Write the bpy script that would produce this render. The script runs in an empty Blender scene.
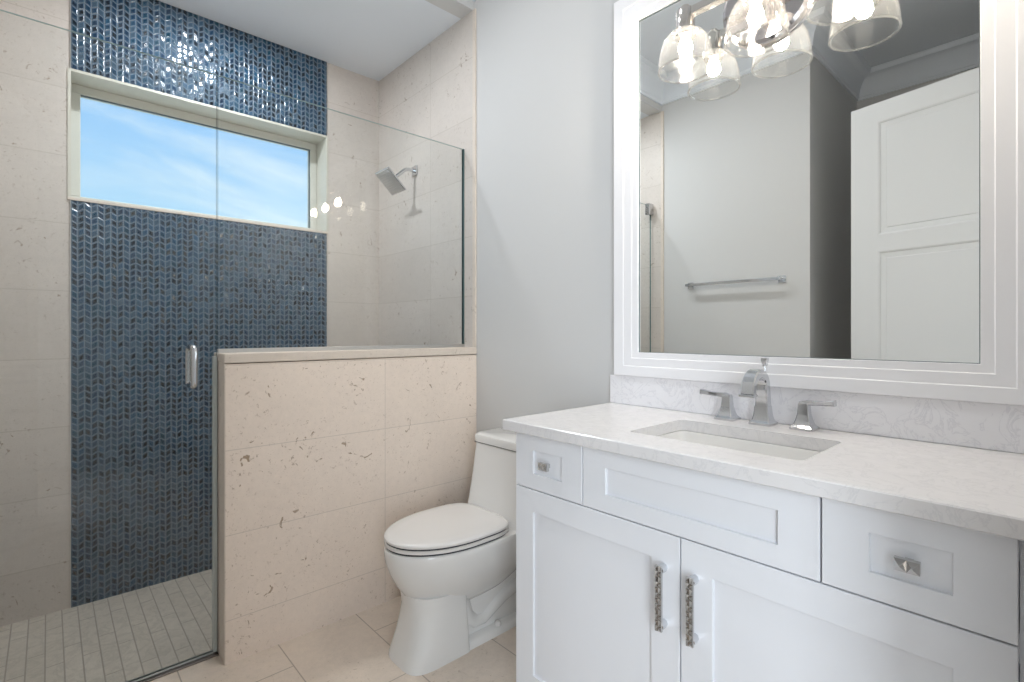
import bpy, bmesh, math, random
from mathutils import Vector, Matrix
PI = math.pi
S = bpy.context.scene
COL = S.collection
random.seed(7)

# ------------------------------------------------------------------ camera
cd = bpy.data.cameras.new('camera')
cam = bpy.data.objects.new('camera', cd)
COL.objects.link(cam)
YAW = math.radians(47.632)                      # forward direction, counted from +x towards +y
cam.location = (-1.608, 0.0, 1.19)
cam.rotation_euler = (PI / 2, 0, YAW - PI / 2)
cd.sensor_width = 36
cd.lens = 508.05 / 1024 * 36
cd.shift_y = -(341 - 332.12) / 1024
cd.clip_start = 0.02
S.camera = cam

# ------------------------------------------------------------------ view
vs = S.view_settings
vs.view_transform = 'Standard'
vs.look = 'None'
vs.gamma = 1.0
vs.use_curve_mapping = False
vs.exposure = 0.10
S.cycles.max_bounces = 14
S.cycles.transparent_max_bounces = 24
S.cycles.glossy_bounces = 8
S.cycles.sample_clamp_indirect = 6.0
S.cycles.caustics_reflective = True
S.cycles.blur_glossy = 0.3
S.cycles.use_denoising = True


# ------------------------------------------------------------------ node helpers
class NT:
    def __init__(s, tree):
        s.t = tree
        s.n = tree.nodes
        s.n.clear()

    def add(s, kind, **kw):
        n = s.n.new(kind)
        for k, v in kw.items():
            setattr(n, k, v)
        return n

    def link(s, a, b):
        s.t.links.new(a, b)

    def put(s, sock, v):
        if isinstance(v, bpy.types.NodeSocket):
            s.link(v, sock)
        else:
            sock.default_value = v

    def m(s, op, a, b=None, c=None, clamp=False):
        n = s.n.new('ShaderNodeMath')
        n.operation = op
        n.use_clamp = clamp
        s.put(n.inputs[0], a)
        if b is not None:
            s.put(n.inputs[1], b)
        if c is not None:
            s.put(n.inputs[2], c)
        return n.outputs[0]

    def mix(s, fac, a, b):
        n = s.n.new('ShaderNodeMix')
        n.data_type = 'RGBA'
        s.put(n.inputs[0], fac)
        s.put(n.inputs[6], a)
        s.put(n.inputs[7], b)
        return n.outputs[2]

    def ramp(s, fac, stops, interp='LINEAR'):
        n = s.n.new('ShaderNodeValToRGB')
        r = n.color_ramp
        r.interpolation = interp
        while len(r.elements) < len(stops):
            r.elements.new(0.5)
        for e, (p, c) in zip(r.elements, stops):
            e.position = p
            e.color = c if len(c) == 4 else (*c, 1)
        s.put(n.inputs[0], fac)
        return n.outputs[0]

    def smooth(s, v, a, b):
        n = s.n.new('ShaderNodeMapRange')
        n.interpolation_type = 'SMOOTHSTEP'
        s.put(n.inputs[0], v)
        n.inputs[1].default_value = a
        n.inputs[2].default_value = b
        return n.outputs[0]

    def noise(s, vec, scale, detail=4, rough=0.5, dist=0.0):
        n = s.n.new('ShaderNodeTexNoise')
        s.put(n.inputs['Vector'], vec)
        n.inputs['Scale'].default_value = scale
        n.inputs['Detail'].default_value = detail
        n.inputs['Roughness'].default_value = rough
        n.inputs['Distortion'].default_value = dist
        return n.outputs['Fac']

    def coords(s):
        return s.add('ShaderNodeTexCoord').outputs['Object']

    def sep(s, v):
        n = s.add('ShaderNodeSeparateXYZ')
        s.link(v, n.inputs[0])
        return n.outputs

    def comb(s, x, y, z=0.0):
        n = s.add('ShaderNodeCombineXYZ')
        for i, v in enumerate((x, y, z)):
            s.put(n.inputs[i], v)
        return n.outputs[0]


def c4(c):
    return (c[0], c[1], c[2], 1.0)


def new_mat(name):
    m = bpy.data.materials.new(name)
    m.use_nodes = True
    t = NT(m.node_tree)
    out = t.add('ShaderNodeOutputMaterial')
    return m, t, out


def bsdf(t, out, color=(0.8, 0.8, 0.8), rough=0.5, metal=0.0, spec=0.5, coat=0.0):
    b = t.add('ShaderNodeBsdfPrincipled')
    t.put(b.inputs['Base Color'], c4(color) if isinstance(color, tuple) else color)
    t.put(b.inputs['Roughness'], rough)
    t.put(b.inputs['Metallic'], metal)
    t.put(b.inputs['Specular IOR Level'], spec)
    t.put(b.inputs['Coat Weight'], coat)
    b.inputs['Coat Roughness'].default_value = 0.08
    t.link(b.outputs[0], out.inputs[0])
    return b


def bump(t, b, height, strength=0.3, distance=0.01):
    n = t.add('ShaderNodeBump')
    n.inputs['Strength'].default_value = strength
    n.inputs['Distance'].default_value = distance
    t.put(n.inputs['Height'], height)
    t.link(n.outputs[0], b.inputs['Normal'])


def paint(name, color, rough=0.55, spec=0.4, mottled=0.02, grain=0.0):
    m, t, out = new_mat(name)
    co = t.coords()
    n = t.noise(co, 3.0, 3)
    dark = tuple(max(0, x * (1 - mottled)) for x in color)
    b = bsdf(t, out, t.mix(n, c4(color), c4(dark)), rough, 0, spec)
    if grain:
        bump(t, b, t.noise(co, 220.0, 2), grain, 0.001)
    return m


def metal(name, color=(0.78, 0.79, 0.8), rough=0.07):
    m, t, out = new_mat(name)
    n = t.noise(t.coords(), 40.0, 2)
    bsdf(t, out, color, t.m('MULTIPLY_ADD', n, 0.04, rough), 1.0)
    return m


def thin_glass(name, tint=(0.97, 0.99, 0.98), seeds=False, base=0.04, gain=0.96):
    """clear glass: lets light straight through, mirrors more at grazing angles"""
    m, t, out = new_mat(name)
    lw = t.add('ShaderNodeLayerWeight')
    lw.inputs[0].default_value = 0.5
    f = lw.outputs['Facing']
    r = t.m('MULTIPLY_ADD', t.m('POWER', f, 5.0), gain, base, clamp=True)
    tr = t.add('ShaderNodeBsdfTransparent')
    tr.inputs[0].default_value = c4(tint)
    gl = t.add('ShaderNodeBsdfGlossy')
    gl.inputs['Roughness'].default_value = 0.0
    mx = t.add('ShaderNodeMixShader')
    if seeds:
        v = t.add('ShaderNodeTexVoronoi')
        t.link(t.coords(), v.inputs['Vector'])
        v.inputs['Scale'].default_value = 130.0
        dots = t.m('SUBTRACT', 1.0, t.smooth(v.outputs['Distance'], 0.06, 0.22))
        wav = t.noise(t.coords(), 26.0, 2)
        bp = t.add('ShaderNodeBump')
        bp.inputs['Strength'].default_value = 0.6
        bp.inputs['Distance'].default_value = 0.004
        t.link(t.m('ADD', t.m('MULTIPLY', dots, 0.5), wav), bp.inputs['Height'])
        t.link(bp.outputs[0], gl.inputs['Normal'])
        r = t.m('ADD', r, t.m('MULTIPLY', dots, 0.12), clamp=True)
        gl.inputs['Roughness'].default_value = 0.04
    t.link(r, mx.inputs[0])
    t.link(tr.outputs[0], mx.inputs[1])
    t.link(gl.outputs[0], mx.inputs[2])
    if seeds:
        tl = t.add('ShaderNodeBsdfTranslucent')
        tl.inputs[0].default_value = (1, 0.98, 0.95, 1)
        m2 = t.add('ShaderNodeMixShader')
        t.link(t.m('MULTIPLY_ADD', dots, 0.012, 0.010), m2.inputs[0])
        t.link(mx.outputs[0], m2.inputs[1])
        t.link(tl.outputs[0], m2.inputs[2])
        mx = m2
    t.link(mx.outputs[0], out.inputs[0])
    return m


def stone(name, plane, base, dark, joint, size, offset=0.0, shift=(0, 0), spots=1.0, rough=0.35,
          mortar=0.0022, tone=0.05, vein=None, grain=1.0, streak=0.0, jfac=0.85):
    """limestone / marble tiles; plane picks the two axes the courses run along"""
    m, t, out = new_mat(name)
    co = t.coords()
    x, y, z = t.sep(co)
    ax = {'x': x, 'y': y, 'z': z}
    u = t.m('ADD', ax[plane[0]], shift[0])
    v = t.m('ADD', ax[plane[1]], shift[1])
    br = t.add('ShaderNodeTexBrick')
    br.offset = offset
    br.squash = 1.0
    t.link(t.comb(u, v), br.inputs['Vector'])
    br.inputs['Color1'].default_value = (0, 0, 0, 1)
    br.inputs['Color2'].default_value = (1, 1, 1, 1)
    br.inputs['Mortar'].default_value = (0.5, 0.5, 0.5, 1)
    br.inputs['Scale'].default_value = 1.0
    br.inputs['Mortar Size'].default_value = mortar
    br.inputs['Mortar Smooth'].default_value = 0.1
    br.inputs['Bias'].default_value = 0.0
    br.inputs['Brick Width'].default_value = size[0]
    br.inputs['Row Height'].default_value = size[1]
    n1 = t.noise(co, 3.2, 5, 0.6)
    n2 = t.noise(co, 38.0, 5, 0.65)
    n3 = t.noise(co, 150.0, 3, 0.6)
    cl = t.m('MULTIPLY_ADD', t.m('SUBTRACT', n1, 0.5), 1.3, 0.5)
    cl = t.m('ADD', cl, t.m('MULTIPLY', t.m('SUBTRACT', n2, 0.5), 1.0 * grain))
    cl = t.m('ADD', cl, t.m('MULTIPLY', t.m('SUBTRACT', n3, 0.5), 0.5 * grain), clamp=True)
    light = tuple(min(1, c * (1 + tone)) for c in base)
    low = tuple(c * (1 - tone * 1.6) for c in base)
    colr = t.mix(cl, c4(low), c4(light))
    tile = t.m('MULTIPLY', t.m('SUBTRACT', br.outputs['Color'], 0.5), 1.0)
    bc = t.add('ShaderNodeBrightContrast')
    t.link(colr, bc.inputs[0])
    t.link(t.m('MULTIPLY', tile, 0.035), bc.inputs[1])
    colr = bc.outputs[0]
    if vein:
        w = t.noise(co, vein[0], 8, 0.62, 1.6)
        vv = t.m('ABSOLUTE', t.m('SUBTRACT', w, 0.5))
        vm = t.m('SUBTRACT', 1.0, t.smooth(vv, 0.0, vein[1]))
        colr = t.mix(t.m('MULTIPLY', vm, vein[2]), colr, c4(dark))
    if spots:
        # fossil marks and small pits, in loose drifts
        d = t.noise(co, 19.0, 3, 0.6, 1.8)
        drift = t.smooth(t.noise(co, 5.0, 2), 0.40, 0.56)
        pits = t.m('MULTIPLY', t.smooth(d, 0.655, 0.70), drift)
        colr = t.mix(t.m('MULTIPLY', pits, 0.75 * spots), colr, c4(dark))
        d2 = t.noise(co, 62.0, 4, 0.7, 0.8)
        colr = t.mix(t.m('MULTIPLY', t.m('MULTIPLY', t.smooth(d2, 0.60, 0.68), drift), 0.5 * spots), colr, c4(dark))
        d3 = t.noise(co, 130.0, 2, 0.6, 0.4)
        colr = t.mix(t.m('MULTIPLY', t.smooth(d3, 0.62, 0.74), 0.28 * spots), colr, c4(dark))
    if streak:
        sv_ = t.noise(t.comb(t.m('MULTIPLY', u, 1.5), t.m('MULTIPLY', v, 16.0)), 2.0, 4, 0.6)
        colr = t.mix(t.m('MULTIPLY', t.smooth(sv_, 0.50, 0.72), streak), colr, c4(low))
    colr = t.mix(t.m('MULTIPLY', br.outputs['Fac'], jfac), colr, c4(joint))
    b = bsdf(t, out, colr, t.m('MULTIPLY_ADD', n2, 0.2, rough), 0, 0.4)
    bump(t, b, t.m('SUBTRACT', t.m('MULTIPLY', n2, 0.12), br.outputs['Fac']), 0.35, 0.0015)
    return m


def mosaic_mat():
    """columns of slanted glass tiles meeting in chevrons, pale grout"""
    m, t, out = new_mat('blue_glass_mosaic')
    co = t.coords()
    x, y, z = t.sep(co)
    W, H, SL, G = 0.0238, 0.0287, 0.0145, 0.0011
    cx = t.m('DIVIDE', t.m('ADD', x, 1.533), W)
    col = t.m('FLOOR', cx)
    fx = t.m('FRACT', cx)
    par = t.m('SUBTRACT', t.m('MULTIPLY', t.m('MODULO', t.m('ADD', col, 200.0), 2.0), 2.0), 1.0)
    slant = t.m('MULTIPLY', par, t.m('MULTIPLY', t.m('SUBTRACT', fx, 0.5), SL))
    cz = t.m('DIVIDE', t.m('SUBTRACT', t.m('ADD', z, 0.06), slant), H)
    row = t.m('FLOOR', cz)
    fz = t.m('FRACT', cz)
    dx = t.m('MULTIPLY', t.m('MINIMUM', fx, t.m('SUBTRACT', 1.0, fx)), W)
    dz = t.m('MULTIPLY', t.m('MINIMUM', fz, t.m('SUBTRACT', 1.0, fz)), H * 0.91)
    d = t.m('MINIMUM', dx, dz)
    grout = t.m('SUBTRACT', 1.0, t.smooth(d, G * 0.6, G * 1.4))
    core = t.smooth(d, 0.0036, 0.0060)
    wn = t.add('ShaderNodeTexWhiteNoise')
    wn.noise_dimensions = '2D'
    t.link(t.comb(col, row), wn.inputs['Vector'])
    rnd = wn.outputs['Value']
    rs = t.add('ShaderNodeSeparateColor')
    t.link(wn.outputs['Color'], rs.inputs[0])
    body = t.ramp(rnd, [(0.0, MOS[0]), (0.20, MOS[0]), (0.34, MOS[1]), (0.52, MOS[2]), (0.66, MOS[3]), (0.80, MOS[4]), (0.93, MOS[5])])
    streak = t.noise(t.comb(t.m('MULTIPLY', x, 60.0), t.m('MULTIPLY', z, 160.0), rnd), 2.2, 4, 0.7)
    body = t.mix(t.m('MULTIPLY', t.smooth(streak, 0.45, 0.75), 0.35), body, c4((0.10, 0.20, 0.30)))
    rim = t.mix(0.62, body, c4((0.11, 0.185, 0.265)))  # paler rim paints in the light caught by bevelled tile edges
    colr = t.mix(core, rim, body)
    colr = t.mix(grout, colr, c4((0.16, 0.19, 0.22)))
    b = bsdf(t, out, colr, t.m('MULTIPLY_ADD', grout, 0.5, 0.17), 0, 0.6)
    # pillowed glass with every tile set at a slightly different tilt
    hgt = t.m('MULTIPLY', t.smooth(d, 0.0, 0.0055), 0.0016)
    tx = t.m('MULTIPLY', t.m('MULTIPLY', t.m('SUBTRACT', rs.outputs[0], 0.5), 0.20), t.m('MULTIPLY', fx, W))
    tz = t.m('MULTIPLY', t.m('MULTIPLY', t.m('SUBTRACT', rs.outputs[1], 0.5), 0.20), t.m('MULTIPLY', fz, H))
    rip = t.m('MULTIPLY', t.noise(co, 190.0, 2), 0.0005)
    hgt = t.m('ADD', t.m('ADD', hgt, rip), t.m('ADD', tx, tz))
    bump(t, b, hgt, 1.0, 1.0)
    return m


# ------------------------------------------------------------------ world: blue sky with thin cloud
W = bpy.data.worlds.new('sky')
S.world = W
W.use_nodes = True
wt = NT(W.node_tree)
wo = wt.add('ShaderNodeOutputWorld')
bg = wt.add('ShaderNodeBackground')
d = wt.add('ShaderNodeTexCoord').outputs['Generated']
sx, sy, sz = wt.sep(d)
skyc = wt.ramp(sz, [(0.0, (0.66, 0.84, 0.93)), (0.16, (0.50, 0.75, 0.94)), (0.34, (0.31, 0.58, 0.93)), (1.0, (0.11, 0.28, 0.70))])
cv = wt.comb(wt.m('MULTIPLY', sx, 2.2), wt.m('MULTIPLY', sy, 2.2), wt.m('ADD', wt.m('MULTIPLY', sz, 11.0), wt.m('MULTIPLY', sx, 2.0)))
cn = wt.noise(cv, 1.25, 6, 0.55, 0.5)
cf = wt.m('MULTIPLY', wt.smooth(cn, 0.36, 0.66), 0.80)
skyc = wt.mix(cf, skyc, (0.78, 0.90, 0.97, 1))
wt.link(skyc, bg.inputs[0])
SKYBG = bg
wt.link(bg.outputs[0], wo.inputs[0])

# ------------------------------------------------------------------ tuning
BULB = 290.0            # radiance of the three glowing bulbs
CAN_FILL_W = 3.0           # watts of each unseen room ceiling light added for fill
HALL_FILL_W = 80.0          # watts of the fill light at the added, unseen hall window
SHW_FILL_W = 14.5            # watts of the unseen ceiling light added to brighten the shower
SKY = 1.18              # strength of the sky
WARM = (1.0, 0.90, 0.78)
CANC = (0.97, 0.98, 1.0)
MOS = [(0.002, 0.005, 0.010), (0.003, 0.014, 0.036), (0.005, 0.034, 0.082), (0.004, 0.040, 0.066), (0.012, 0.058, 0.118), (0.050, 0.090, 0.135)]

SKYBG.inputs[1].default_value = SKY

# ------------------------------------------------------------------ materials
M = {}
M['paint'] = paint('grey_white_wall_paint', (0.645, 0.645, 0.64), 0.6, 0.15, 0.015, 0.04)
M['ceiling'] = paint('ceiling_paint', (0.80, 0.84, 0.89), 0.7, 0.2)
M['trim'] = paint('white_trim_paint', (0.76, 0.765, 0.77), 0.35, 0.4)
M['cabinet'] = paint('white_cabinet_lacquer', (0.825, 0.84, 0.875), 0.32, 0.45, 0.01)
M['door'] = paint('white_door_paint', (0.76, 0.77, 0.775), 0.3, 0.45)
M['frame'] = paint('white_mirror_frame_lacquer', (0.87, 0.87, 0.89), 0.6, 0.12, 0.01)
M['porcelain'] = paint('porcelain', (0.80, 0.79, 0.77), 0.08, 0.6, 0.01)
M['seat'] = paint('toilet_seat_plastic', (0.77, 0.745, 0.72), 0.2, 0.5, 0.01)
M['gap_dark'] = paint('dark_gap_fill', (0.03, 0.03, 0.035), 0.6)
M['chrome'] = metal('chrome', (0.64, 0.65, 0.67))
M['nickel'] = metal('polished_nickel', (0.80, 0.76, 0.72), 0.06)
M['satin'] = metal('plate_nickel', (0.66, 0.63, 0.63), 0.05)
M['steel'] = metal('brushed_steel', (0.62, 0.62, 0.61), 0.28)
M['bronze'] = metal('dark_sill_metal', (0.25, 0.22, 0.20), 0.35)
M['clay'] = paint('unglazed_clay', (0.30, 0.20, 0.13), 0.7)
M['pull'] = metal('faceted_pull_nickel', (0.60, 0.59, 0.58), 0.08)
mm, mt_, mo = new_mat('mirror_silver_flat')
g_ = mt_.add('ShaderNodeBsdfGlossy')
g_.inputs[0].default_value = (0.965, 0.98, 0.965, 1)
g_.inputs['Roughness'].default_value = 0.0
mt_.link(g_.outputs[0], mo.inputs[0])
M['mirror'] = mm
M['glass'] = thin_glass('shower_glass', (0.962, 0.972, 0.970), base=0.032)
M['glass_edge'] = paint('green_glass_edge', (0.10, 0.17, 0.17), 0.1, 0.6)
M['glass_top_lit'] = paint('lit_glass_edge', (0.52, 0.66, 0.64), 0.06, 0.9)  # paler copy of the glass edge, bright reflection painted in
M['pane'] = thin_glass('window_glass', (0.97, 0.985, 0.985))
M['shade'] = thin_glass('seeded_clear_glass', (0.975, 0.975, 0.97), seeds=True, base=0.010)
M['gasket'] = paint('dark_gasket_and_gap_shade', (0.10, 0.14, 0.15), 0.5)
M['rim'] = thin_glass('thick_glass_rim', (0.86, 0.86, 0.85), seeds=True, base=0.16)
M['seal'] = paint('clear_vinyl_seal', (0.52, 0.56, 0.54), 0.3)
LB, LD = (0.66, 0.605, 0.555), (0.28, 0.205, 0.14)
M['stone_xz'] = stone('limestone_tiles_back', 'xz', LB, LD, (0.47, 0.42, 0.36), (2.20, 0.305), shift=(1.80, 1.065), streak=0.6, jfac=0.5)
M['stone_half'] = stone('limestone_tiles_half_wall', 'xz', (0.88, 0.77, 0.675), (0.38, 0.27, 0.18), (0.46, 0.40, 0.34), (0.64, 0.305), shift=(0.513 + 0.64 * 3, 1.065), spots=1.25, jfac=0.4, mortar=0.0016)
M['stone_yz'] = stone('limestone_tiles_side', 'yz', LB, LD, (0.47, 0.42, 0.36), (0.61, 0.305), shift=(0.0, 1.065), streak=0.3, jfac=0.45)
M['stone_cap'] = stone('limestone_cap', 'xy', (0.74, 0.66, 0.58), LD, LB, (9, 9), shift=(4, 1), spots=0.5)
M['stone_floor'] = stone('limestone_floor_tiles', 'yx', (0.73, 0.63, 0.535), (0.36, 0.27, 0.19), (0.38, 0.32, 0.26), (0.61, 0.312), offset=0.5, shift=(-1.863 + 0.61 * 9, 0.962 + 0.312 * 8), spots=0.7, tone=0.09)
M['planks'] = stone('grey_marble_plank_mosaic', 'yx', (0.58, 0.525, 0.45), (0.36, 0.33, 0.28), (0.30, 0.265, 0.225), (0.32, 0.0535), offset=0.37, shift=(5.0, 1.511 + 0.0535 * 40), spots=0.0, mortar=0.0024, tone=0.12, rough=0.3, vein=(7.0, 0.05, 0.35))
M['quartz'] = stone('white_veined_quartz', 'xy', (0.78, 0.765, 0.765), (0.50, 0.50, 0.52), (0.8, 0.8, 0.8), (9, 9), shift=(4, 4), spots=0.0, tone=0.015, rough=0.1, vein=(11.0, 0.03, 0.22), grain=0.5)
M['quartz_wall'] = stone('veined_quartz_strip', 'yz', (0.89, 0.885, 0.91), (0.55, 0.55, 0.60), (0.8, 0.8, 0.8), (9, 9), shift=(4, 4), spots=0.0, tone=0.02, rough=0.1, vein=(13.0, 0.03, 0.30), grain=0.5)
M['mosaic'] = mosaic_mat()
m, t, out = new_mat('glowing_bulb')
em = t.add('ShaderNodeEmission')
em.inputs[0].default_value = c4(WARM)
em.inputs[1].default_value = BULB
t.link(em.outputs[0], out.inputs[0])
M['bulb'] = m
m, t, out = new_mat('fill_downlight_lens')
em = t.add('ShaderNodeEmission')
em.inputs[0].default_value = c4(CANC)
em.inputs[1].default_value = 3.0
t.link(em.outputs[0], out.inputs[0])
M['lens'] = m


# ------------------------------------------------------------------ mesh helpers
class MB:
    """collects shapes in world metres, builds ONE mesh object"""

    def __init__(s):
        s.b = bmesh.new()

    def _bevel(s, verts, r, seg):
        if r <= 0:
            return
        es = {e for v in verts for e in v.link_edges}
        bmesh.ops.bevel(s.b, geom=list(es), offset=r, segments=seg, affect='EDGES', profile=0.5, clamp_overlap=True)

    def box(s, x0, x1, y0, y1, z0, z1, r=0.0, seg=2, mi=0):
        vs_ = [s.b.verts.new((x, y, z)) for z in (z0, z1) for y in (y0, y1) for x in (x0, x1)]
        fs = [(0, 2, 3, 1), (4, 5, 7, 6), (0, 1, 5, 4), (2, 6, 7, 3), (0, 4, 6, 2), (1, 3, 7, 5)]
        for f in fs:
            s.b.faces.new([vs_[i] for i in f]).material_index = mi
        s._bevel(vs_, r, seg)
        return s

    def loft(s, rings, cap0=True, cap1=True, closed=True):
        R = [[s.b.verts.new(p) for p in r] for r in rings]
        n = len(R[0])
        for a, b in zip(R, R[1:]):
            for i in range(n if closed else n - 1):
                j = (i + 1) % n
                s.b.faces.new((a[i], a[j], b[j], b[i]))
        if cap0:
            s.b.faces.new(R[0][::-1])
        if cap1:
            s.b.faces.new(R[-1])
        return s

    def lathe(s, prof, c, axis='z', n=32, closed=False):
        """prof: (radius, height) pairs round an axis through c"""
        rings = []
        for r, h in prof:
            ring = []
            for k in range(n):
                a = 2 * PI * k / n
                p, q = r * math.cos(a), r * math.sin(a)
                v = {'z': (p, q, h), 'x': (h, p, q), 'y': (q, h, p)}[axis]
                ring.append((c[0] + v[0], c[1] + v[1], c[2] + v[2]))
            rings.append(ring)
        if closed:
            rings.append(rings[0])
            s.loft(rings, False, False)
        else:
            s.loft(rings, prof[0][0] > 1e-6, prof[-1][0] > 1e-6)
        return s

    def tube(s, pts, r, n=14):
        P = [Vector(p) for p in pts]
        rings = []
        up = None
        for i, p in enumerate(P):
            tdir = (P[min(i + 1, len(P) - 1)] - P[max(i - 1, 0)]).normalized()
            if up is None:
                up = tdir.orthogonal().normalized()
            up = (up - tdir * up.dot(tdir)).normalized()
            sd = tdir.cross(up)
            rr = r[i] if isinstance(r, (list, tuple)) else r
            rings.append([p + up * (rr * math.cos(2 * PI * k / n)) + sd * (rr * math.sin(2 * PI * k / n)) for k in range(n)])
        s.loft(rings)
        return s

    def sweep(s, pts, side, widths, thicks):
        """rectangular bar along pts; side is the direction of its width"""
        P = [Vector(p) for p in pts]
        sd = Vector(side).normalized()
        rings = []
        for i, p in enumerate(P):
            tdir = (P[min(i + 1, len(P) - 1)] - P[max(i - 1, 0)]).normalized()
            up = tdir.cross(sd).normalized()
            w, h = widths[i] / 2, thicks[i] / 2
            c = min(w, h) * 0.25
            rings.append([p + sd * a + up * b_ for a, b_ in ((w - c, -h), (w, -h + c), (w, h - c), (w - c, h), (-w + c, h), (-w, h - c), (-w, -h + c), (-w + c, -h))])
        s.loft(rings)
        return s

    def rects(s, cx, cy, levels, cut=0.12):
        """stack of centred rectangles with clipped corners: (z, half x, half y)"""
        rings = []
        for z, hx, hy in levels:
            c = min(hx, hy) * cut
            rings.append([(cx + a, cy + b_, z) for a, b_ in ((hx - c, -hy), (hx, -hy + c), (hx, hy - c), (hx - c, hy), (-hx + c, hy), (-hx, hy - c), (-hx, -hy + c), (-hx + c, -hy))])
        s.loft(rings)
        return s

    def build(s, name, mats, parent=None, smooth=False, angle=40, origin=None):
        me = bpy.data.meshes.new(name)
        if parent is not None:
            org = WLOC[parent]
        else:
            org = Vector(origin) if origin is not None else Vector((0, 0, 0))
        bmesh.ops.recalc_face_normals(s.b, faces=s.b.faces)
        bmesh.ops.translate(s.b, verts=s.b.verts, vec=-org)
        s.b.to_mesh(me)
        s.b.free()
        for mt in (mats if isinstance(mats, (list, tuple)) else [mats]):
            me.materials.append(mt)
        if smooth:
            me.polygons.foreach_set('use_smooth', [True] * len(me.polygons))
            me.set_sharp_from_angle(angle=math.radians(angle))
        o = bpy.data.objects.new(name, me)
        COL.objects.link(o)
        if parent is not None:
            o.parent = parent
        else:
            o.location = org
        WLOC[o] = org
        return o


WLOC = {}


def tag(o, label, cat, group=None):
    o['label'] = label
    o['category'] = cat
    if group:
        o['group'] = group
    return o


def struct(o, label, cat):
    o['kind'] = 'structure'
    return tag(o, label, cat)


def thing(name, loc, label, cat, group=None, structure=False):
    o = bpy.data.objects.new(name, None)
    o.empty_display_size = 0.05
    COL.objects.link(o)
    o.location = loc
    WLOC[o] = Vector(loc)
    if structure:
        o['kind'] = 'structure'
    return tag(o, label, cat, group)


# ------------------------------------------------------------------ room dimensions (metres)
XL, XR = -1.814, 0.0            # towel wall, mirror wall
YB, YH, YH2 = 3.048, 2.03, 2.18   # window wall, half wall faces
YF = 0.024                     # wall with the entry doorway
ZC, ZS = 3.05, 2.834           # main ceiling, lower shower ceiling
ZSF = -0.058                   # sunk shower floor
GY = 2.13                      # plane of the shower glass
WX0, WX1, WZ0, WZ1 = -1.533, -0.360, 1.802, 2.373

# ------------------------------------------------------------------ floors
b = MB().box(-3.82, 0.12, -1.72, 2.105, -0.16, 0.0)
b.box(-1.92, -1.1415, 2.105, 2.155, -0.16, 0.0)
o = b.build('floor', M['stone_floor'])
struct(o, 'beige limestone floor tiles in front of the half wall and toilet', 'floor')
o = MB().box(-1.92, 0.12, 2.155, 3.2, -0.16, ZSF).build('floor_shower', M['planks'])
struct(o, 'sunken shower floor of narrow grey marble planks', 'floor')
o = MB().box(-1.803, -1.1455, 2.108, 2.150, 0.0, 0.007, 0.002).build('trim_1', M['bronze'])
struct(o, 'dark metal threshold strip under the shower door', 'threshold')

# ------------------------------------------------------------------ window wall
b = MB()
b.box(-1.92, 0.12, YB, 3.27, -0.16, WZ0 - 0.014)
b.box(-1.92, 0.12, YB, 3.27, WZ1 + 0.012, 3.17)
b.box(-1.92, WX0 - 0.012, YB, 3.27, WZ0 - 0.014, WZ1 + 0.012)
b.box(WX1 + 0.012, 0.12, YB, 3.27, WZ0 - 0.014, WZ1 + 0.012)
wb = b.build('wall_back', M['stone_xz'])
struct(wb, 'limestone tiled shower wall with a blue mosaic band and the window', 'wall')
MX0, MX1 = -1.533, -0.358
MB().box(MX0, MX1, YB - 0.004, YB, ZSF, WZ0 - 0.014).build('mosaic_panel', M['mosaic'], wb)
MB().box(MX0, MX1, YB - 0.004, YB, WZ1 + 0.012, ZS).build('mosaic_panel', M['mosaic'], wb)
b = MB()
for xx in (MX0 - 0.003, MX1):
    b.box(xx, xx + 0.003, YB - 0.005, YB, ZSF, WZ0 - 0.014)
    b.box(xx, xx + 0.003, YB - 0.005, YB, WZ1 + 0.012, ZS)
b.build('edge_trim', M['steel'], wb)

win = thing('window_1', ((WX0 + WX1) / 2, 3.2, WZ0), 'wide window set high in the blue mosaic wall, sky outside', 'window', structure=True)
fw, fy0, fy1 = 0.038, 3.195, 3.25
b = MB()
b.box(WX0, WX1, fy0, fy1, WZ1 - fw - 0.002, WZ1, 0.003)
b.box(WX0, WX1, fy0, fy1, WZ0, WZ0 + fw, 0.003)
b.box(WX0, WX0 + fw, fy0, fy1, WZ0 + fw, WZ1 - fw - 0.002, 0.003)
b.box(WX1 - fw, WX1, fy0, fy1, WZ0 + fw, WZ1 - fw - 0.002, 0.003)
M['winframe'] = paint('cream_window_frame', (0.66, 0.66, 0.60), 0.4)
b.build('window_frame', M['winframe'], win)
MB().box(WX0 + fw, WX1 - fw, 3.218, 3.224, WZ0 + fw, WZ1 - fw - 0.002).build('pane', M['pane'], win)
gx0, gx1, gz0, gz1 = WX0 + fw, WX1 - fw, WZ0 + fw, WZ1 - fw - 0.002
b = MB()
b.box(gx0, gx1, 3.206, 3.218, gz1 - 0.005, gz1)
b.box(gx1 - 0.005, gx1, 3.206, 3.218, gz0, gz1 - 0.005)
b.build('gasket', M['gasket'], win)
b = MB()
b.box(WX0 - 0.012, WX0, YB - 0.004, 3.26, WZ0, WZ1 + 0.012)
b.box(WX1, WX1 + 0.012, YB - 0.004, 3.26, WZ0, WZ1 + 0.012)
b.box(WX0, WX1, YB - 0.004, 3.26, WZ1, WZ1 + 0.012)
M['jamb'] = paint('cream_window_reveal', (0.66, 0.64, 0.56), 0.45)
b.build('window_reveal', M['jamb'], win)
MB().box(WX0 - 0.012, WX1 + 0.012, YB - 0.006, 3.195, WZ0 - 0.014, WZ0, 0.002).build('window_sill', M['stone_cap'], win)

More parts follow.
